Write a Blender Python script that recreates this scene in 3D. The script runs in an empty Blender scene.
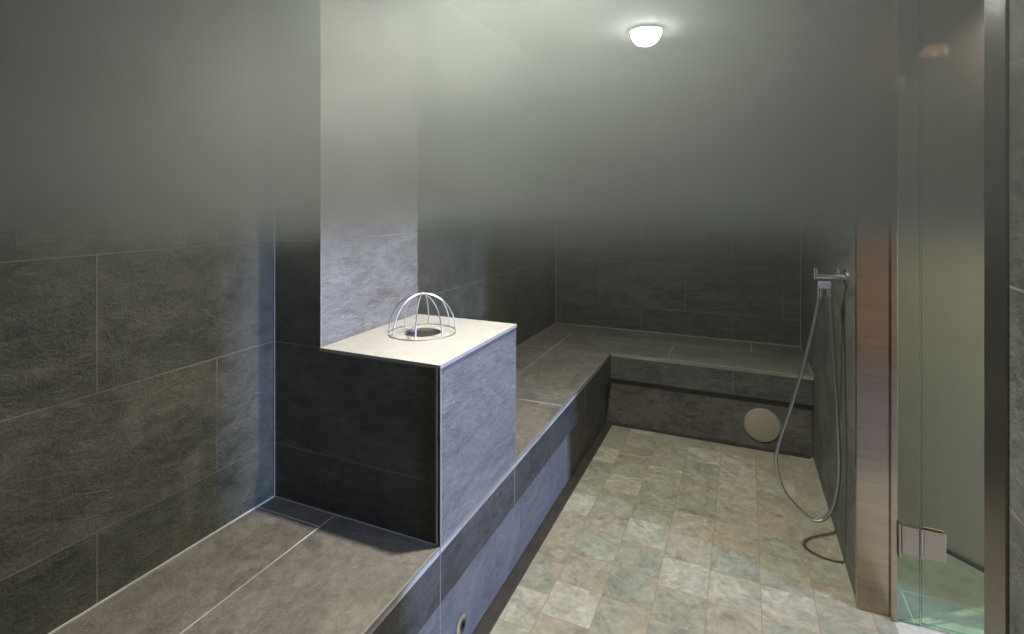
import bpy, bmesh, math, random
from mathutils import Vector, Matrix
random.seed(4)
S = bpy.context.scene
C = S.collection
R = math.radians

# ------------------------------------------------------------------ measures (metres)
XL, XR = -1.34, 0.350          # left and right room walls
YB, YF = 3.83, -0.90           # back wall, wall behind the camera
H = 2.36                       # ceiling
ZB = 0.45                      # bench height
XE, YE = -0.753, 3.22          # bench front edges (left run, back run)
REC = 0.040                    # recess of the riser under the apron
XC = -1.172                    # room face of the pier
Y0, Y1 = 1.233, 1.752          # pier and pedestal, front and back
ZP = 0.94                      # pedestal top
XQ = 0.323                     # right wall, at the back
WT = 0.10                      # thickness of right wall
YO0, YO1 = 1.064, 2.12          # opening in the right wall
CAM_Z, FPX, YAW = 1.385, 531.0, 23.7

# ------------------------------------------------------------------ node helpers
def new_mat(name):
    m = bpy.data.materials.new(name); m.use_nodes = True
    nt = m.node_tree
    b = nt.nodes['Principled BSDF']
    return m, nt, b
def N(nt, t, **kw):
    n = nt.nodes.new(t)
    for k, v in kw.items():
        setattr(n, k, v)
    return n
def M(nt, op, a, b=None, c=None):
    n = nt.nodes.new('ShaderNodeMath'); n.operation = op
    for i, x in enumerate((a, b, c)):
        if x is None: continue
        if isinstance(x, (int, float)): n.inputs[i].default_value = x
        else: nt.links.new(x, n.inputs[i])
    return n.outputs[0]
def mixc(nt, fac, a, b, blend='MIX'):
    n = nt.nodes.new('ShaderNodeMix'); n.data_type = 'RGBA'; n.blend_type = blend
    for sock, x in ((n.inputs[0], fac), (n.inputs[6], a), (n.inputs[7], b)):
        if isinstance(x, (int, float)): sock.default_value = x
        elif isinstance(x, tuple): sock.default_value = (*x[:3], 1)
        else: nt.links.new(x, sock)
    return n.outputs[2]
def noise(nt, vec, scale, detail=6, rough=.6, dist=0.0, out=0):
    n = nt.nodes.new('ShaderNodeTexNoise')
    n.inputs['Scale'].default_value = scale; n.inputs['Detail'].default_value = detail
    n.inputs['Roughness'].default_value = rough; n.inputs['Distortion'].default_value = dist
    nt.links.new(vec, n.inputs['Vector'])
    return n.outputs[out]
def remap(nt, x, a, b, c, d, smooth=False):
    n = nt.nodes.new('ShaderNodeMapRange')
    if smooth: n.interpolation_type = 'SMOOTHSTEP'
    nt.links.new(x, n.inputs[0])
    for i, v in enumerate((a, b, c, d)): n.inputs[i+1].default_value = v
    return n.outputs[0]
def world_uv(nt, mode, u0, v0, us=1, vs=1):
    """mode: 'xz', 'yz', 'auto' (vertical faces), 'xy', 'yx'"""
    g = N(nt, 'ShaderNodeNewGeometry')
    p = N(nt, 'ShaderNodeSeparateXYZ'); nt.links.new(g.outputs['Position'], p.inputs[0])
    x, y, z = p.outputs
    if mode == 'auto':
        nn = N(nt, 'ShaderNodeSeparateXYZ'); nt.links.new(g.outputs['True Normal'], nn.inputs[0])
        f = M(nt, 'GREATER_THAN', M(nt, 'ABSOLUTE', nn.outputs[0]), .5)
        u = M(nt, 'ADD', M(nt, 'MULTIPLY', y, f), M(nt, 'MULTIPLY', x, M(nt, 'SUBTRACT', 1, f)))
        v = z
    else:
        u = {'x': x, 'y': y, 'z': z}[mode[0]]; v = {'x': x, 'y': y, 'z': z}[mode[1]]
    u = M(nt, 'MULTIPLY', M(nt, 'SUBTRACT', u, u0), us); v = M(nt, 'MULTIPLY', M(nt, 'SUBTRACT', v, v0), vs)
    c = N(nt, 'ShaderNodeCombineXYZ')
    nt.links.new(u, c.inputs[0]); nt.links.new(v, c.inputs[1])
    return c.outputs[0], g.outputs['Position']

def slate(name, mode, u0, v0, w, h, off, ca, cb, grout, mortar=.0022, us=1, vs=1, rough=.5, streak=(1, 1, 1), contrast=.85, bump=.8):
    m, nt, b = new_mat(name)
    uv, pos = world_uv(nt, mode, u0, v0, us, vs)
    br = N(nt, 'ShaderNodeTexBrick'); br.offset = off; br.offset_frequency = 2
    nt.links.new(uv, br.inputs['Vector'])
    br.inputs['Color1'].default_value = (*ca, 1); br.inputs['Color2'].default_value = (*cb, 1)
    br.inputs['Mortar'].default_value = (0, 0, 0, 1)
    br.inputs['Scale'].default_value = 1; br.inputs['Mortar Size'].default_value = mortar
    br.inputs['Mortar Smooth'].default_value = .2
    br.inputs['Brick Width'].default_value = w; br.inputs['Row Height'].default_value = h
    mp = N(nt, 'ShaderNodeMapping'); nt.links.new(pos, mp.inputs[0])
    mp.inputs['Rotation'].default_value = (R(32), R(24), R(12)); mp.inputs['Scale'].default_value = streak
    v = mp.outputs[0]
    n1 = noise(nt, v, 3.0, 8, .62, 1.2); n2 = noise(nt, v, 21, 8, .74, .5); n3 = noise(nt, pos, 160, 3, .6)
    t = M(nt, 'ADD', M(nt, 'MULTIPLY', n1, .38), M(nt, 'ADD', M(nt, 'MULTIPLY', n2, .42), M(nt, 'MULTIPLY', n3, .20)))
    k = remap(nt, t, .36, .64, 1 - contrast, 1 + contrast)
    kc = N(nt, 'ShaderNodeCombineXYZ')
    for i in range(3): nt.links.new(k, kc.inputs[i])
    col = mixc(nt, 1.0, br.outputs['Color'], kc.outputs[0], 'MULTIPLY')
    # grout patchy: some joints nearly vanish
    gv = remap(nt, noise(nt, pos, 2.3, 2, .5), .35, .6, .45, 1)
    col = mixc(nt, M(nt, 'MULTIPLY', br.outputs['Fac'], gv), col, grout)
    nt.links.new(col, b.inputs['Base Color'])
    hgt = M(nt, 'SUBTRACT', M(nt, 'ADD', M(nt, 'MULTIPLY', n2, .85), M(nt, 'MULTIPLY', n3, .15)), M(nt, 'MULTIPLY', br.outputs['Fac'], .25))
    bp = N(nt, 'ShaderNodeBump'); bp.inputs['Strength'].default_value = bump; bp.inputs['Distance'].default_value = .008
    nt.links.new(hgt, bp.inputs['Height']); nt.links.new(bp.outputs[0], b.inputs['Normal'])
    b.inputs['Roughness'].default_value = rough
    b.inputs['Specular IOR Level'].default_value = .35
    return m

def floor_mat(name):
    m, nt, b = new_mat(name)
    g = N(nt, 'ShaderNodeNewGeometry'); pos = g.outputs['Position']
    p = N(nt, 'ShaderNodeSeparateXYZ'); nt.links.new(pos, p.inputs[0])
    W, L = .17, .168
    cu = M(nt, 'DIVIDE', M(nt, 'ADD', p.outputs[0], .63 + 10*W), W)
    ci = M(nt, 'FLOOR', cu)
    wn = N(nt, 'ShaderNodeTexWhiteNoise', noise_dimensions='1D'); nt.links.new(ci, wn.inputs['W'])
    rv = M(nt, 'ADD', M(nt, 'DIVIDE', p.outputs[1], L), M(nt, 'MULTIPLY', wn.outputs[0], 3.0))
    ri = M(nt, 'FLOOR', rv)
    cell = N(nt, 'ShaderNodeCombineXYZ'); nt.links.new(ci, cell.inputs[0]); nt.links.new(ri, cell.inputs[1])
    wc = N(nt, 'ShaderNodeTexWhiteNoise', noise_dimensions='2D'); nt.links.new(cell.outputs[0], wc.inputs['Vector'])
    rmp = N(nt, 'ShaderNodeValToRGB'); nt.links.new(wc.outputs[0], rmp.inputs[0])
    cr = rmp.color_ramp; cr.interpolation = 'CONSTANT'
    cols = [(0.152, 0.154, 0.111), (0.169, 0.162, 0.118), (0.138, 0.145, 0.105), (0.191, 0.187, 0.138), (0.162, 0.150, 0.108), (0.153, 0.157, 0.116), (0.210, 0.204, 0.155), (0.148, 0.145, 0.104)]
    while len(cr.elements) < len(cols): cr.elements.new(.5)
    for i, c in enumerate(cols):
        cr.elements[i].position = i / len(cols); cr.elements[i].color = (*c, 1)
    # mottled quartzite, offset per tile so that the pattern breaks at the joints
    ofs = N(nt, 'ShaderNodeVectorMath', operation='MULTIPLY_ADD')
    nt.links.new(wc.outputs[1], ofs.inputs[0]); ofs.inputs[1].default_value = (5, 5, 5); nt.links.new(pos, ofs.inputs[2])
    n1 = noise(nt, ofs.outputs[0], 9, 8, .65, 1.5); n2 = noise(nt, ofs.outputs[0], 45, 6, .7, .4)
    k = remap(nt, M(nt, 'ADD', M(nt, 'MULTIPLY', n1, .6), M(nt, 'MULTIPLY', n2, .4)), .3, .7, .45, 1.55)
    kc = N(nt, 'ShaderNodeCombineXYZ')
    for i in range(3): nt.links.new(k, kc.inputs[i])
    col = mixc(nt, 1.0, rmp.outputs[0], kc.outputs[0], 'MULTIPLY')
    rust = remap(nt, noise(nt, ofs.outputs[0], 6, 5, .6, 1.0), .52, .72, 0, .55)
    col = mixc(nt, rust, col, (.19, .15, .10))
    # joints
    fu = M(nt, 'FRACT', cu); fv = M(nt, 'FRACT', rv)
    du = M(nt, 'MINIMUM', fu, M(nt, 'SUBTRACT', 1, fu)); dv = M(nt, 'MINIMUM', fv, M(nt, 'SUBTRACT', 1, fv))
    j = remap(nt, M(nt, 'MINIMUM', du, dv), .008, .014, 1, 0)
    col = mixc(nt, M(nt, 'MULTIPLY', j, .8), col, (.17, .11, .065))
    nt.links.new(col, b.inputs['Base Color'])
    bp = N(nt, 'ShaderNodeBump'); bp.inputs['Strength'].default_value = .25; bp.inputs['Distance'].default_value = .004
    nt.links.new(M(nt, 'SUBTRACT', M(nt, 'ADD', n2, n1), M(nt, 'MULTIPLY', j, .6)), bp.inputs['Height'])
    nt.links.new(bp.outputs[0], b.inputs['Normal'])
    b.inputs['Roughness'].default_value = .48
    b.inputs['Specular IOR Level'].default_value = .4
    return m

def plain(name, col, rough=.5, metal=0.0, var=.12, scale=14, spec=.5, bump=.0, aniso=None):
    m, nt, b = new_mat(name)
    g = N(nt, 'ShaderNodeNewGeometry'); pos = g.outputs['Position']
    v = pos
    if aniso:
        mp = N(nt, 'ShaderNodeMapping'); nt.links.new(pos, mp.inputs[0]); mp.inputs['Scale'].default_value = aniso; v = mp.outputs[0]
    n1 = noise(nt, v, scale, 5, .6)
    k = remap(nt, n1, .3, .7, 1 - var, 1 + var)
    kc = N(nt, 'ShaderNodeCombineXYZ')
    for i in range(3): nt.links.new(k, kc.inputs[i])
    nt.links.new(mixc(nt, 1.0, col, kc.outputs[0], 'MULTIPLY'), b.inputs['Base Color'])
    b.inputs['Roughness'].default_value = rough; b.inputs['Metallic'].default_value = metal
    b.inputs['Specular IOR Level'].default_value = spec
    if bump:
        bp = N(nt, 'ShaderNodeBump'); bp.inputs['Strength'].default_value = bump; bp.inputs['Distance'].default_value = .003
        nt.links.new(n1, bp.inputs['Height']); nt.links.new(bp.outputs[0], b.inputs['Normal'])
    return m

def glow(name, col, strength):
    m, nt, b = new_mat(name)
    b.inputs['Base Color'].default_value = (.8, .8, .8, 1)
    b.inputs['Emission Color'].default_value = (*col, 1); b.inputs['Emission Strength'].default_value = strength
    return m

# ------------------------------------------------------------------ materials
GR = (.23, .22, .18)
DA, DB = (.060, .062, .052), (.080, .080, .068)
TILE_V0 = -.02
mat = {}
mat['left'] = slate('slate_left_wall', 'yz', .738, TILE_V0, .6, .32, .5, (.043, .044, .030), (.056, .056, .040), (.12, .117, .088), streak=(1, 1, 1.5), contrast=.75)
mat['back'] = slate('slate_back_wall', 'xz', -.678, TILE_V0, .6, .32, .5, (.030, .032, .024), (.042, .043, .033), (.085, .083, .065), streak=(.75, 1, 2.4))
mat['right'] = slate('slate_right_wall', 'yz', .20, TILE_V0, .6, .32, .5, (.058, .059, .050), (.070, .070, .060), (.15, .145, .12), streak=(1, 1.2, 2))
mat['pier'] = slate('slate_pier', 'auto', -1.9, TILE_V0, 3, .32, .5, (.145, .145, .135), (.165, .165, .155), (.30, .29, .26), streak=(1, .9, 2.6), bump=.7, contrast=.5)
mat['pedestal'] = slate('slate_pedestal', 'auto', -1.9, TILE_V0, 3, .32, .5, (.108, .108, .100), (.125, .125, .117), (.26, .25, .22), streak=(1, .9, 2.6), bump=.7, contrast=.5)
mat['pier_front_shaded'] = slate('slate_pier_front_shaded', 'xz', -1.9, TILE_V0, 3, .32, .5, (.044, .047, .035), (.052, .055, .041), (.15, .15, .10), streak=(1, .75, 2.4))  # darker copy of the pier slate: the front's shade is in the colour
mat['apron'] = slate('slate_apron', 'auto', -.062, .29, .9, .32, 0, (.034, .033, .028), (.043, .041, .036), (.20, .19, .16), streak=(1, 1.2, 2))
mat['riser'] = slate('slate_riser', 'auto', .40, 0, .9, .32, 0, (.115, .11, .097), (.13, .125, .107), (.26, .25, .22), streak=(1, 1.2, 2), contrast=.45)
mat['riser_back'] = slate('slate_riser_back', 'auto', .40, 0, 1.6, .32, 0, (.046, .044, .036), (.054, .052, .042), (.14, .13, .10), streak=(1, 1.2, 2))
mat['seat_left'] = slate('slate_seat', 'yx', 1.17, XE, 1.0, .362, .87, (.088, .080, .067), (.106, .097, .081), (.36, .34, .29), mortar=.0028, vs=-1, contrast=.6, bump=.8, streak=(1.6, 1.4, 1.6))
mat['seat_back'] = slate('slate_seat_back', 'xy', .035, YE, 1.0, .362, .455, (.070, .070, .053), (.092, .090, .070), (.23, .225, .18), mortar=.0035, contrast=.6, bump=.6, streak=(.5, 1, 1))
mat['floor'] = floor_mat('quartzite_floor')
mat['top'] = plain('pale_stone', (.255, .25, .235), .45, var=.10, scale=30, bump=.05)
mat['joint'] = plain('pale_joint', (.34, .33, .28), .6, var=.15)
mat['joint_dark'] = plain('dull_joint', (.18, .18, .14), .6, var=.15)
mat['edge'] = plain('edge_profile', (.17, .17, .15), .4, var=.1, metal=.3)
mat['ceiling'] = plain('grey_plaster', (.38, .39, .36), .8, var=.06, scale=4)
mat['steel'] = plain('brushed_steel', (.35, .29, .22), .20, 1.0, var=.10, scale=6, aniso=(1, 1, 12))
mat['steel_dark'] = plain('dark_steel', (.30, .27, .24), .30, 1.0, var=.10, scale=6, aniso=(1, 1, 12))
mat['chrome'] = plain('polished_chrome', (.72, .72, .70), .16, 1.0, var=.03)
mat['wire'] = plain('satin_wire', (.62, .60, .55), .3, 1.0, var=.05)
mat['hose'] = plain('ribbed_hose', (.40, .39, .36), .3, 1.0, var=.1, scale=400)
mat['nickel'] = plain('satin_nickel', (.31, .26, .21), .30, 1.0, var=.04)
mat['black'] = plain('black_void', (.012, .012, .011), .6, var=.1)
mat['rubber'] = plain('dark_seal', (.02, .02, .018), .5, var=.1)
mat['disc'] = plain('stone_disc', (.17, .152, .118), .6, var=.12, scale=60, bump=.1)
mat['white'] = plain('white_plastic', (.75, .75, .74), .35, var=.03)
mat['blueish'] = plain('grey_blue_plastic', (.12, .13, .18), .4, var=.05)
mat['lobby_wall'] = plain('lobby_plaster', (.56, .44, .40), .75, var=.05, scale=3)
mat['lobby_wood'] = plain('lobby_wood', (.40, .22, .07), .45, var=.35, scale=5, aniso=(1, 1, 9))
mat['skirt'] = plain('dark_skirting', (.05, .055, .05), .5, var=.1)
mat['lobby_floor'] = slate('lobby_stone', 'xy', .508, 2.28, .60, .45, .5, (.26, .27, .22), (.30, .30, .25), (.48, .47, .40), mortar=.004, contrast=.3)
mat['lamp'] = glow('lamp_lens', (1, .96, .82), 20)
mat['lamp2'] = glow('lamp_lens_cool', (.93, 1, .98), 220)
mat['lamp_warm'] = glow('lamp_lens_warm', (1, .56, .30), 110)
mat['blue_glow'] = glow('lobby_blue_light', (.62, .70, 1.0), 12)  # bluish emission of the added lobby panel

def glass_mat():
    # clear sheet: light passes straight through, the faces mirror by the angle
    m, nt, b = new_mat('green_glass')
    nt.nodes.remove(b)
    tr = N(nt, 'ShaderNodeBsdfTransparent'); tr.inputs[0].default_value = (.87, .97, .89, 1)
    gl = N(nt, 'ShaderNodeBsdfGlossy'); gl.inputs['Roughness'].default_value = .03
    fr = N(nt, 'ShaderNodeFresnel'); fr.inputs['IOR'].default_value = 1.45
    g = N(nt, 'ShaderNodeNewGeometry')
    f = M(nt, 'MULTIPLY', fr.outputs[0], M(nt, 'SUBTRACT', 1, g.outputs['Backfacing']))
    mx = N(nt, 'ShaderNodeMixShader'); nt.links.new(f, mx.inputs[0])
    nt.links.new(tr.outputs[0], mx.inputs[1]); nt.links.new(gl.outputs[0], mx.inputs[2])
    nt.links.new(mx.outputs[0], nt.nodes['Material Output'].inputs['Surface'])
    return m
mat['glass_edge'] = plain('green_glass_edge', (.06, .16, .11), .15, var=.05)
mat['glass'] = glass_mat()

def steam_mat():
    m, nt, b = new_mat('steam')
    nt.nodes.remove(b)
    out = nt.nodes['Material Output']
    g = N(nt, 'ShaderNodeNewGeometry')
    p = N(nt, 'ShaderNodeSeparateXYZ'); nt.links.new(g.outputs['Position'], p.inputs[0])
    mp = N(nt, 'ShaderNodeMapping'); nt.links.new(g.outputs['Position'], mp.inputs[0]); mp.inputs['Scale'].default_value = (1, 1, 2.2)
    nz = noise(nt, mp.outputs[0], 1.5, 2, .5)
    zz = M(nt, 'ADD', p.outputs[2], M(nt, 'MULTIPLY', M(nt, 'SUBTRACT', nz, .5), .12))
    ramp = remap(nt, zz, STEAM_Z0, STEAM_Z1, 0, 1, True)
    ramp = M(nt, 'MULTIPLY', ramp, remap(nt, zz, 1.75, 2.1, 1, .15, True))
    d = M(nt, 'MULTIPLY', ramp, M(nt, 'MULTIPLY', STEAM_D, remap(nt, nz, .3, .7, .7, 1.3)))
    # haze brightness built into the scatter: brighter over left bench, dimmer towards the shower
    haze_x = M(nt, 'ADD', p.outputs[0], M(nt, 'MULTIPLY', M(nt, 'SUBTRACT', nz, .5), .5))
    sc = remap(nt, haze_x, -1.25, -.50, STEAM_W0, STEAM_W1, True)
    vs = N(nt, 'ShaderNodeVolumeScatter')
    vs.inputs['Color'].default_value = (.88, 1.0, .93, 1)
    vs.inputs['Anisotropy'].default_value = .35
    nt.links.new(M(nt, 'MULTIPLY', d, sc), vs.inputs['Density'])
    va = N(nt, 'ShaderNodeVolumeAbsorption'); va.inputs['Color'].default_value = (0, 0, 0, 1)
    nt.links.new(M(nt, 'MULTIPLY', d, .88), va.inputs['Density'])
    ad = N(nt, 'ShaderNodeAddShader'); nt.links.new(vs.outputs[0], ad.inputs[0]); nt.links.new(va.outputs[0], ad.inputs[1])
    nt.links.new(ad.outputs[0], out.inputs['Volume'])
    return m
STEAM_W0, STEAM_W1 = .68, .070
STEAM_Z0, STEAM_Z1, STEAM_D = 1.25, 1.43, 1.45
mat['steam'] = steam_mat()

# ------------------------------------------------------------------ geometry helpers
def obj(name, bm, m, parent=None, smooth=False):
    me = bpy.data.meshes.new(name)
    bmesh.ops.recalc_face_normals(bm, faces=bm.faces)
    bm.to_mesh(me); bm.free()
    o = bpy.data.objects.new(name, me); C.objects.link(o)
    for x in (m if isinstance(m, (list, tuple)) else [m]): me.materials.append(x)
    if parent is not None:
        o.parent = parent
        bpy.context.view_layer.update()
        o.matrix_parent_inverse = parent.matrix_world.inverted()
    if smooth:
        for f in me.polygons: f.use_smooth = True
        me.set_sharp_from_angle(angle=R(40)) if hasattr(me, 'set_sharp_from_angle') else None
    return o
def add_box(bm, lo, hi, bevel=0, mi=0):
    vs = [bm.verts.new((x, y, z)) for x in (lo[0], hi[0]) for y in (lo[1], hi[1]) for z in (lo[2], hi[2])]
    fs = [bm.faces.new([vs[i] for i in q]) for q in ((0, 1, 3, 2), (4, 6, 7, 5), (0, 4, 5, 1), (2, 3, 7, 6), (0, 2, 6, 4), (1, 5, 7, 3))]
    for f in fs: f.material_index = mi
    if bevel:
        es = list({e for f in fs for e in f.edges})
        bmesh.ops.bevel(bm, geom=es, offset=bevel, segments=2, affect='EDGES', profile=.5)
def box(name, lo, hi, m, parent=None, bevel=0):
    bm = bmesh.new(); add_box(bm, lo, hi, bevel); return obj(name, bm, m, parent)
def add_prism(bm, pts, z0, z1):
    lo = [bm.verts.new((x, y, z0)) for x, y in pts]; hi = [bm.verts.new((x, y, z1)) for x, y in pts]
    n = len(pts)
    bm.faces.new(lo[::-1]); bm.faces.new(hi)
    for i in range(n): bm.faces.new((lo[i], lo[(i+1) % n], hi[(i+1) % n], hi[i]))
def prism(name, pts, z0, z1, m, parent=None):
    bm = bmesh.new(); add_prism(bm, pts, z0, z1); return obj(name, bm, m, parent)
def add_tube(bm, pts, r, seg=10, closed=False, cap=True):
    pts = [Vector(p) for p in pts]; n = len(pts)
    rr = r if isinstance(r, (list, tuple)) else [r]*n
    T = []
    for i in range(n):
        a = pts[(i-1) % n] if closed or i > 0 else pts[i]; b = pts[(i+1) % n] if closed or i < n-1 else pts[i]
        T.append((b-a).normalized())
    up = Vector((0, 0, 1)) if abs(T[0].z) < .9 else Vector((1, 0, 0))
    nrm = (up - T[0]*up.dot(T[0])).normalized()
    rings = []
    for i in range(n):
        nrm = (nrm - T[i]*nrm.dot(T[i])).normalized(); bi = T[i].cross(nrm)
        rings.append([bm.verts.new(pts[i] + (nrm*math.cos(2*math.pi*k/seg) + bi*math.sin(2*math.pi*k/seg))*rr[i]) for k in range(seg)])
    for i in range(n if closed else n-1):
        a, b = rings[i], rings[(i+1) % n]
        for k in range(seg): bm.faces.new((a[k], a[(k+1) % seg], b[(k+1) % seg], b[k]))
    if cap and not closed:
        bm.faces.new(rings[0][::-1]); bm.faces.new(rings[-1])
def tube(name, pts, r, m, parent=None, seg=10, closed=False):
    bm = bmesh.new(); add_tube(bm, pts, r, seg, closed); return obj(name, bm, m, parent, True)
def add_lathe(bm, prof, axis_o, axis='z', seg=40, sgn=1):
    """prof: list of (radius, height) revolved about an axis through axis_o"""
    o = Vector(axis_o); rings = []
    for r, h in prof:
        ring = []
        for k in range(seg):
            c, s = math.cos(2*math.pi*k/seg)*r, math.sin(2*math.pi*k/seg)*r
            v = {'z': (c, s, h*sgn), 'x': (h*sgn, c, s), 'y': (c, h*sgn, s)}[axis]
            ring.append(bm.verts.new(o + Vector(v)))
        rings.append(ring)
    for a, b in zip(rings, rings[1:]):
        for k in range(seg): bm.faces.new((a[k], a[(k+1) % seg], b[(k+1) % seg], b[k]))
    if prof[0][0] > 1e-5: bm.faces.new(rings[0][::-1])
    if prof[-1][0] > 1e-5: bm.faces.new(rings[-1])
def lathe(name, prof, o, m, parent=None, axis='z', seg=40, sgn=1):
    bm = bmesh.new(); add_lathe(bm, prof, o, axis, seg, sgn); return obj(name, bm, m, parent, True)
def spline(P, n=12):
    P = [Vector(p) for p in P]; Q = [P[0]*2-P[1]] + P + [P[-1]*2-P[-2]]; out = []
    for i in range(1, len(Q)-2):
        a, b, c, d = Q[i-1:i+3]
        for k in range(n):
            t = k/n
            out.append(.5*((2*b) + (c-a)*t + (2*a-5*b+4*c-d)*t*t + (3*b-a-3*c+d)*t**3))
    out.append(P[-1]); return out
def empty(name, loc, label=None, cat=None, group=None):
    o = bpy.data.objects.new(name, None); o.empty_display_size = .05; C.objects.link(o); o.location = loc
    tag(o, label, cat, group); bpy.context.view_layer.update(); return o
def tag(o, label=None, cat=None, group=None, kind=None):
    for k, v in (('label', label), ('category', cat), ('group', group), ('kind', kind)):
        if v: o[k] = v
    return o
def struct(o, label=None, cat=None):
    return tag(o, label, cat, kind='structure')

# ------------------------------------------------------------------ room shell
def xl(y): return XL-.058+(y-YF+.1)/(YB-YF+.2)*.082      # the side walls stand a degree off parallel
def xr(y): return XR+(XQ-XR)*(y-YO1)/(YB+.1-YO1)
struct(box('floor', (XL-.2, YF-.1, -.1), (XR+WT, YB+.1, 0), mat['floor']), 'floor of mottled green and beige stone tiles', 'floor')
struct(prism('wall_left', [(XL-.2, YF-.1), (XL-.058, YF-.1), (XL+.024, YB+.1), (XL-.2, YB+.1)], 0, H, mat['left']), 'left wall of large dark slate tiles', 'wall')
struct(box('wall_back', (XL-.1, YB, 0), (XR, YB+.1, H), mat['back']), 'back wall of dark slate tiles above the far bench', 'wall')
struct(prism('wall_right', [(XR, YO1), (XR+WT, YO1), (XR+WT, YB+.1), (XQ, YB+.1)], 0, H, mat['right']), 'right wall of grey slate tiles behind the shower hose', 'wall')
struct(box('wall_right_front', (XR, YF-.1, 0), (XR+WT, YO0, H), mat['right']), 'strip of grey tiled wall at the right edge, nearest to us', 'wall')
struct(box('wall_front', (XL-.1, YF-.1, 0), (XR, YF, H), mat['left']))
struct(box('ceiling', (XL-.2, YF-.1, H), (XR+WT, YB+.1, H+.1), mat['ceiling']), 'grey ceiling lost in steam', 'ceiling')
# the pier beside the left wall
bm = bmesh.new(); add_prism(bm, [(xl(Y0), Y0), (XC, Y0), (XC, Y1), (xl(Y1), Y1)], ZB, H)
pier = obj('wall_pier', bm, [mat['pier'], mat['pier_front_shaded']])
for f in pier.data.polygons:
    if f.normal.y < -.5: f.material_index = 1  # front face takes the slate with shade in its colour
struct(pier, 'tiled pier rising from the bench behind the pedestal, its right face toned as lit, its front as shaded', 'wall')

def trim(n, lo, hi, m, label=None):
    return struct(box('trim_%d' % n, lo, hi, m), label, 'trim' if label else None)
e = .004
def rail(n, a, c, z0, z1, m, w=.004):
    return struct(prism('trim_%d' % n, [(a[0]-w/2, a[1]-w/2), (a[0]+w/2, a[1]-w/2), (c[0]+w/2, c[1]+w/2), (c[0]-w/2, c[1]+w/2)], z0, z1, m))
rail(1, (xl(YF)+.001, YF), (xl(Y0)+.001, Y0), ZB, ZB+e, mat['joint'])
trim(2, (xl(Y0), Y0-e, ZB), (xl(Y0)+e, Y0, H), mat['joint_dark'])
trim(3, (xl(YB), YB-e, ZB), (xl(YB)+e, YB, H), mat['joint_dark'])
trim(4, (xl(YB), YB-e, ZB), (xr(YB), YB, ZB+e), mat['joint_dark'])
rail(5, (xl(Y1)+.001, Y1), (xl(YB)+.001, YB), ZB, ZB+e, mat['joint_dark'])
trim(6, (xr(YB)-e, YB-e, ZB), (xr(YB), YB, H), mat['joint_dark'])
trim(7, (XC-.001, Y0-.001, ZP), (XC+.002, Y0+.003, H), mat['joint_dark'])
trim(12, (xl(Y0)+e, Y0-.0035, ZB+.0003), (XE-.013, Y0-.0003, ZB+.0035), mat['joint'])
rail(8, (xr(YO1)-.001, YO1-.003), (xr(YE+REC)-.001, YE+REC), 0, e, mat['joint_dark'])
rail(9, (xr(YE)-.001, YE), (xr(YB)-.001, YB), ZB, ZB+e, mat['joint_dark'])

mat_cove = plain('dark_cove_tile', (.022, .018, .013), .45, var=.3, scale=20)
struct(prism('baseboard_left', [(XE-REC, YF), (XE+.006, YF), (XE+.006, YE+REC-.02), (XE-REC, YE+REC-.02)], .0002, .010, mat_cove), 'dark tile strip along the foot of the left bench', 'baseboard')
struct(prism('baseboard_back', [(XE-REC, YE+REC-.02), (XR-.03, YE+REC-.02), (XR-.03, YE+REC), (XE-REC, YE+REC)], .0002, .010, mat_cove), 'dark tile strip along the foot of the back bench', 'baseboard')
# ------------------------------------------------------------------ steel posts that cap the ends of the right wall
def channel(name, ys, yl, x0, x1, m, label):
    """U channel wrapped round a wall end; ys = end plane, yl = length of its flanges"""
    bm = bmesh.new(); t = .004; s = 1 if yl > ys else -1
    pts = [(x0-t, yl), (x0-t, ys-s*t), (x1+t, ys-s*t), (x1+t, yl), (x1, yl), (x1, ys), (x0, ys), (x0, yl)]
    add_prism(bm, pts, 0, H-.001)
    return struct(obj(name, bm, m), label, 'trim')
channel('trim_10', YO1, YO1+.02, XR, XR+WT, mat['steel'], 'brushed steel post beside the shower hose, left of the glass door')
channel('trim_11', YO0, YO0-.070, XR, XR+WT, mat['steel_dark'], 'dark steel post at the right edge, right of the glass door')

# ------------------------------------------------------------------ lobby outside the opening
LX = XR+WT
struct(box('floor_lobby', (LX, -1.6, -.1), (3.7, 3.1, 0), mat['lobby_floor']))
struct(box('ceiling_lobby', (LX, -1.6, H), (3.7, 3.1, H+.1), mat['ceiling']))
struct(box('wall_lobby_end', (LX, -1.7, 0), (3.7, -1.6, H), mat['lobby_wood']))
struct(box('wall_lobby_far', (3.6, -1.6, 0), (3.7, 1.9, H), mat['lobby_wall']))
struct(prism('wall_lobby_slanted', [(LX, 2.855), (1.50, 1.90), (3.7, 1.90), (3.7, 2.0), (1.54, 2.0), (LX, 3.0)], 0, H, mat['lobby_wall']),
       'pinkish lobby wall seen through the glass door', 'wall')
struct(prism('baseboard_lobby', [(LX+.001, 2.853), (1.497, 1.898), (1.49, 1.89), (LX+.001, 2.842)], 0, .014, mat['skirt']))
struct(box('glow_panel_1', (3.585, .90, .68), (3.60, 1.16, 1.32), mat['blue_glow']))  # added glowing panel, out of view, carrying the blue light from the lobby

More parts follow.
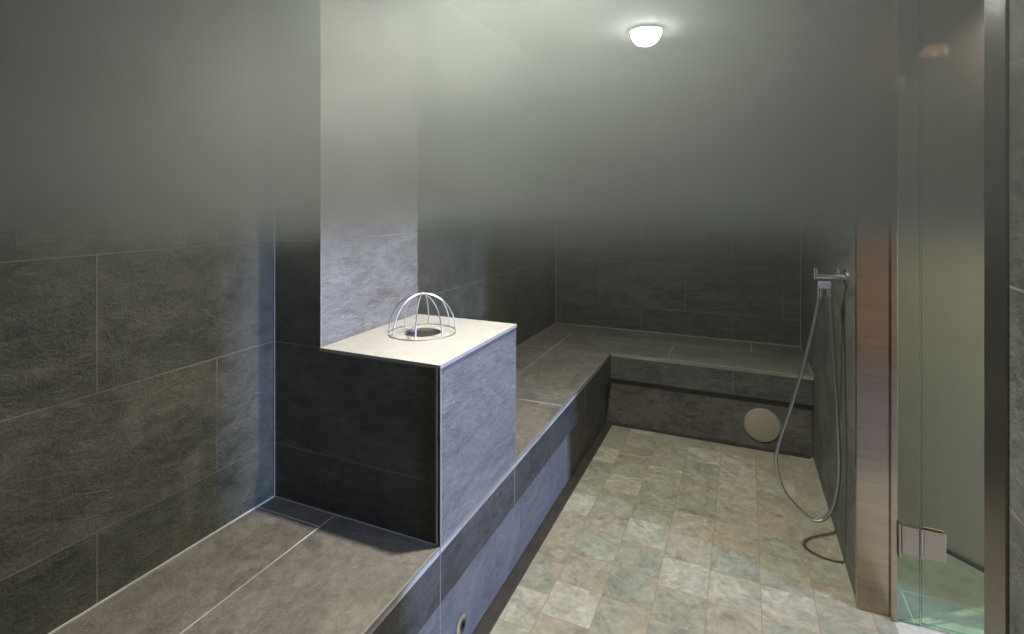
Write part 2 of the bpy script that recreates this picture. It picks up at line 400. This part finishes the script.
# ------------------------------------------------------------------ glass door standing open
dr = empty('door_1', (.46, 2.112, 0)); struct(dr, 'clear green glass door on a steel hinge, between the two steel posts', 'door')
box('side_pane', (.450, 2.108, .004), (.519, 2.116, 2.05), [mat['glass'], mat['glass_edge']], dr)
box('glass_leaf', (.5235, 2.108, .012), (1.16, 2.116, 2.05), [mat['glass'], mat['glass_edge']], dr)
for o in dr.children:
    for f in o.data.polygons: f.material_index = 0 if abs(f.normal.y) > .5 else 1
box('wall_profile', (.4395, 2.100, 0), (.457, 2.124, 2.05), mat['steel'], dr, .001)
for z in (.277,):
    hg = box('hinge', (.5265, 2.0965, z-.045), (.585, 2.1075, z+.045), mat['nickel'], dr, .002)
    box('back_plate', (.5265, 2.1165, z-.045), (.585, 2.1265, z+.045), mat['nickel'], hg, .002)
    bm = bmesh.new(); add_tube(bm, [(.521, 2.100, z-.046), (.521, 2.100, z+.046)], .0062, 16); obj('knuckle', bm, mat['nickel'], hg, True)
    box('side_plate', (.468, 2.0965, z-.045), (.515, 2.1075, z+.045), mat['nickel'], hg, .002)
    box('wall_flange', (.4575, 2.085, z-.055), (.4635, 2.107, z+.055), mat['nickel'], hg, .001)

# ------------------------------------------------------------------ L-shaped bench
b = empty('tiled_bench', (XL, YF, 0), 'L-shaped bench clad in slate tiles, along the left and back walls', 'bench')
g = .0015
prism('seat', [(xl(YF)+g, YF+g), (XE, YF+g), (XE, YE-g), (xl(YB)+g, YB-2*g)], ZB-.02, ZB, mat['seat_left'], b)
prism('seat', [(XE+g, YE), (xr(YE)-g, YE), (xr(YB)-g, YB-g), (xl(YB)+2*g, YB-g)], ZB-.02, ZB, mat['seat_back'], b)
ZA = .295
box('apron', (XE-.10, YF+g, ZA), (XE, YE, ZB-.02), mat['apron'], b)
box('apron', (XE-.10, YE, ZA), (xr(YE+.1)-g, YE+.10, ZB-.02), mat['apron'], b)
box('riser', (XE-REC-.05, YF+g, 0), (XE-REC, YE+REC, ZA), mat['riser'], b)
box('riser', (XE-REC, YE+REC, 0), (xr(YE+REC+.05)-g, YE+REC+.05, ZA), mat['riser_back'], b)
tag(box('edge_trim', (XE-.004, YF+g, ZB-.004), (XE+.0015, YE, ZB+.0012), mat['edge'], b), 'pale edge strip')
tag(box('edge_trim', (XE-.004, YE-.0015, ZB-.004), (xr(YE+.01)-g, YE+.004, ZB+.0012), mat['edge'], b), 'pale edge strip')
tag(box('joint', (XE-.002, Y0-.002, ZA), (XE+.0006, Y0+.002, ZB-.004), mat['edge'], b), 'pale vertical joint')

# ------------------------------------------------------------------ pedestal with steam outlet
VX, VY, VR = -.994, 1.515, .062
pd = empty('steam_pedestal', ((XC+XE)/2, (Y0+Y1)/2, ZB), 'square tiled pedestal with a pale stone top, standing on the bench', 'pedestal')
bm = bmesh.new()
add_box(bm, (XC+.0001, Y0, ZB+.0015), (XE, Y1, ZP-.010))
bm.faces.ensure_lookup_table()
bmesh.ops.delete(bm, geom=[f for f in bm.faces if f.calc_center_median().z > ZP-.011], context='FACES')
body = obj('body', bm, [mat['pedestal'], mat['pier_front_shaded']], pd)
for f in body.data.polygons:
    if f.normal.y < -.5: f.material_index = 1  # pedestal front likewise: shade painted in by the darker slate
# stone top with a round hole
bm = bmesh.new()
lo, hi = (XC, Y0-.003), (XE+.003, Y1)
angs = sorted([2*math.pi*k/56 for k in range(56)] + [math.atan2(y-VY, x-VX) % (2*math.pi) for x in (lo[0], hi[0]) for y in (lo[1], hi[1])])
ins, outs = [], []
for a in angs:
    c, s = math.cos(a), math.sin(a)
    tx = ((hi[0] if c > 0 else lo[0])-VX)/c if abs(c) > 1e-9 else 1e9
    ty = ((hi[1] if s > 0 else lo[1])-VY)/s if abs(s) > 1e-9 else 1e9
    t = min(tx, ty)
    ins.append((VX+c*VR, VY+s*VR)); outs.append((VX+c*t, VY+s*t))
V = {}
for key, ring, z in (('it', ins, ZP), ('ot', outs, ZP), ('ib', ins, ZP-.010), ('ob', outs, ZP-.010)):
    V[key] = [bm.verts.new((x, y, z)) for x, y in ring]
n = len(angs)
for i in range(n):
    j = (i+1) % n
    for a, c in (('it', 'ot'), ('ot', 'ob'), ('ob', 'ib'), ('ib', 'it')):
        bm.faces.new((V[a][i], V[a][j], V[c][j], V[c][i]))
tag(obj('stone_top', bm, mat['top'], pd), 'pale cream stone top')
bm = bmesh.new()
add_lathe(bm, [(VR+.002, ZP-.010), (VR+.002, ZP-.16), (1e-6, ZP-.16)], (VX, VY, 0), seg=40)
tag(obj('outlet_pipe', bm, mat['black'], pd, True), 'dark round opening')
tag(box('corner_trim', (XE-.012, Y0-.0025, ZB+.002), (XE-.007, Y0-.0004, ZP-.012), mat['joint'], pd), 'grey corner strip')
box('corner_trim', (XE-.0005, Y0-.0024, ZB+.002), (XE+.0024, Y0+.004, ZP-.012), mat['joint_dark'], pd)

# ------------------------------------------------------------------ wire dome over the steam outlet
wd = empty('wire_guard', (VX, VY, ZP), 'domed steel wire guard over the round hole in the pale stone top', 'wire guard')
RG, HG, TR = .112, .128, .0023
tube('base_ring', [(VX+RG*math.cos(2*math.pi*k/64), VY+RG*math.sin(2*math.pi*k/64), ZP+TR*.8) for k in range(64)], TR*.8, mat['wire'], wd, 8, True)
for k in range(8):
    a = 2*math.pi*(k+.49)/8
    pts = []
    for q in range(19):
        th = q/18*math.pi/2
        r = RG*math.cos(th)**.92 if q < 18 else .004
        pts.append((VX+r*math.cos(a), VY+r*math.sin(a), ZP+TR*.8+HG*math.sin(th)**.95))
    tube('rib', pts, TR, mat['wire'], wd, 8)
lathe('crown', [(1e-5, .004), (.007, .003), (.009, 0), (.007, -.003), (1e-5, -.004)], (VX, VY, ZP+HG+.002), mat['wire'], wd, seg=20)

# ------------------------------------------------------------------ shower outlet and hose on the right wall
SX, SY, SZ = xr(2.30)-.001, 2.30, 1.098
sh = empty('shower_hose', (SX, SY, SZ), 'metal shower hose hanging in a loop from a bar on the right wall', 'shower hose')
lathe('wall_rose', [(.030, 0), (.030, .006), (.026, .010), (.012, .012), (.012, .03), (1e-5, .03)], (SX, SY, SZ), mat['chrome'], sh, 'x', 28, -1)
tube('arm', [(SX-.012, SY, SZ), (SX-.105, SY, SZ)], .0095, mat['chrome'], sh, 14)
tube('valve', [(SX-.102, SY, SZ-.012), (SX-.102, SY, SZ+.030)], .0085, mat['chrome'], sh, 14)
tube('valve', [(SX-.030, SY, SZ-.004), (SX-.030, SY, SZ+.038)], .0055, mat['chrome'], sh, 12)
bm = bmesh.new(); add_box(bm, (SX-.095, SY-.018, SZ-.046), (SX-.052, SY+.018, SZ-.018), .004)
tag(obj('holder', bm, mat['blueish'], sh), 'pale grey-blue hose holder')
P = [(SX-.087, SY, SZ-.040), (SX-.104, SY-.002, SZ-.16), (SX-.148, SY-.004, SZ-.364), (SX-.192, SY-.006, SZ-.53),
     (SX-.229, SY-.008, SZ-.66), (SX-.236, SY-.010, SZ-.745), (SX-.200, SY-.012, SZ-.845), (SX-.112, SY-.014, SZ-.918), (SX-.058, SY-.014, SZ-.880),
     (SX-.032, SY-.012, SZ-.78), (SX-.027, SY-.010, SZ-.66), (SX-.036, SY-.008, SZ-.44), (SX-.050, SY-.004, SZ-.20), (SX-.060, SY, SZ-.040)]
pts = spline(P, 26)
tube('hose', pts, [.0068+(.0005 if i % 2 else -.0004) for i in range(len(pts))], mat['hose'], sh, 10)
tube('nozzle', spline([(SX-.087, SY, SZ-.040), (SX-.090, SY, SZ-.085)], 4), .0105, mat['chrome'], sh, 14)
tube('coupling', spline([(SX-.060, SY, SZ-.040), (SX-.0585, SY, SZ-.075)], 4), .0105, mat['chrome'], sh, 14)

# ------------------------------------------------------------------ round cover in the back riser
RY = YE+REC-.0006
rc = empty('round_cover', (.087, RY, .135), 'round beige stone disc set low in the back bench riser', 'cover')
lathe('disc', [(1e-5, .014), (.080, .014), (.088, .011), (.090, .006), (.090, 0)], (.087, RY, .135), mat['disc'], rc, 'y', 48, -1)
lathe('rim', [(.0935, 0), (.0935, .004), (.0905, .005), (.0905, 0)], (.087, RY, .135), mat['joint_dark'], rc, 'y', 48, -1)

# ------------------------------------------------------------------ small round jet low in the left riser
JY, JZ = 1.415, .095
jt = empty('water_jet', (XE-REC, JY, JZ), 'small round steel jet low in the left bench riser', 'jet')
lathe('flange', [(.030, 0), (.030, .005), (.026, .007), (.016, .008), (.015, .001), (1e-5, .001)], (XE-REC, JY, JZ), mat['chrome'], jt, 'x', 28, 1)
lathe('bore', [(.0148, .0012), (.0148, .009), (.009, .010), (.009, .004), (1e-5, .004)], (XE-REC, JY, JZ), mat['black'], jt, 'x', 20, 1)

# ------------------------------------------------------------------ little sensor high on the left wall
SNY, SNZ = 2.44, 1.897
XS = xl(SNY)+.0005
sn = empty('sensor_knob', (XS, SNY, SNZ), 'tiny pale sensor knob high on the left wall behind the pier', 'sensor')
lathe('base', [(.020, 0), (.020, .006), (.016, .010), (1e-5, .010)], (XS, SNY, SNZ), mat['white'], sn, 'x', 24, 1)
lathe('tip', [(.008, .010), (.008, .028), (.005, .032), (1e-5, .033)], (XS, SNY, SNZ), mat['chrome'], sn, 'x', 18, 1)

# ------------------------------------------------------------------ ceiling lamps
def downlight(x, y, z, m, label, group=None):
    d = empty('ceiling_light', (x, y, z), label, 'ceiling light', group)
    lathe('bezel', [(.100, .001), (.100, .010), (.095, .016), (.086, .016), (.086, .002)], (x, y, z), mat['chrome'], d, 'z', 40, -1)
    lathe('lens', [(.0855, .002), (.0855, .022), (.081, .045), (.069, .066), (.052, .083), (.028, .093), (1e-5, .097)], (x, y, z), m, d, 'z', 40, -1)
    return d
L1 = (-.495, 1.43); L2 = (-.518, 3.08)
downlight(*L2, H, mat['lamp2'], 'bright round ceiling lamp glowing through the steam')
downlight(*L1, H, mat['lamp'], 'round ceiling lamp above the pedestal')
for (x, y) in ((1.10, .09), (1.10, -.86)):
    downlight(x, y, H, mat['lamp_warm'], 'warm lobby ceiling lamp outside the glass door', 'lobby ceiling lamps')
def spot(name, loc, power, col, size, blend, radius, rot=(0, 0, 0)):
    l = bpy.data.lights.new(name, 'SPOT'); l.energy = power; l.color = col; l.spot_size = R(size); l.spot_blend = blend; l.shadow_soft_size = radius
    o = bpy.data.objects.new(name, l); C.objects.link(o); o.location = loc; o.rotation_euler = rot; return o
spot('lamp_beam_pedestal', (*L1, H-.12), 860, (1, .96, .86), 156, .7, .03)
spot('lamp_beam_back', (*L2, H-.12), 14, (.93, 1, .95), 150, .5, .03)
downlight(1.34, 1.55, H, mat['lamp'], 'lobby ceiling lamp nearest the opening')
downlight(.80, 2.26, H, mat['lamp'], 'added lobby lamp brightening the view through the glass door')  # added out of view to light the wall behind the glass
spot('lobby_beam_door', (1.34, 1.55, H-.12), 120, (1, .82, .62), 140, .6, .04)
spot('glass_fill_beam', (.80, 2.26, H-.12), 52, (1, .84, .76), 130, .6, .04)  # added fill for the wall and floor seen through the glass
al = bpy.data.lights.new('lobby_blue_light', 'AREA'); al.shape = 'RECTANGLE'; al.size = .24; al.size_y = .6; al.energy = 420; al.color = (.38, .51, 1.0)  # unseen bluish lobby source, set in front of the added panel
ao = bpy.data.objects.new('lobby_blue_light', al); C.objects.link(ao); ao.location = (3.57, 1.03, 1.0); ao.rotation_euler = (R(90), 0, R(90))

# ------------------------------------------------------------------ steam
q = .003
st = prism('steam', [(xl(YF)+q, YF+q), (XR-q, YF+q), (XR-q, YO0+.01), (LX+q, YO0+.01), (LX+q, YF+q), (2.0, YF+q), (2.0, 1.4), (LX+.06, 2.08), (XR-q, 2.08), (xr(YB)-q, YB-q), (xl(YB)+q, YB-q), (xl(Y1)+q, Y1+q), (XC+q, Y1+q), (XC+q, Y0-q), (xl(Y0)+q, Y0-q)],
           1.15, H-.004, mat['steam'])
tag(st, 'bank of grey steam hanging under the ceiling', 'steam', kind='stuff')

# ------------------------------------------------------------------ world, camera, view
w = bpy.data.worlds.new('World'); S.world = w; w.use_nodes = True
w.node_tree.nodes['Background'].inputs[0].default_value = (.02, .022, .025, 1)
w.node_tree.nodes['Background'].inputs[1].default_value = .3
cam = bpy.data.cameras.new('Camera'); co = bpy.data.objects.new('Camera', cam); C.objects.link(co)
co.location = (0, 0, CAM_Z); co.rotation_euler = (R(90), 0, R(YAW))
cam.sensor_width = 36; cam.lens = FPX/1024*36; cam.shift_y = -117/1024; cam.clip_start = .02
S.camera = co
vsx = S.view_settings
vsx.view_transform = 'Standard'; vsx.look = 'None'; vsx.gamma = 1; vsx.use_curve_mapping = False; vsx.exposure = 0
cy = S.cycles
cy.use_denoising = True
cy.max_bounces = 10; cy.diffuse_bounces = 4; cy.glossy_bounces = 4; cy.transmission_bounces = 8; cy.volume_bounces = 3
cy.sample_clamp_indirect = 4
cy.volume_step_rate = .6; cy.volume_max_steps = 128
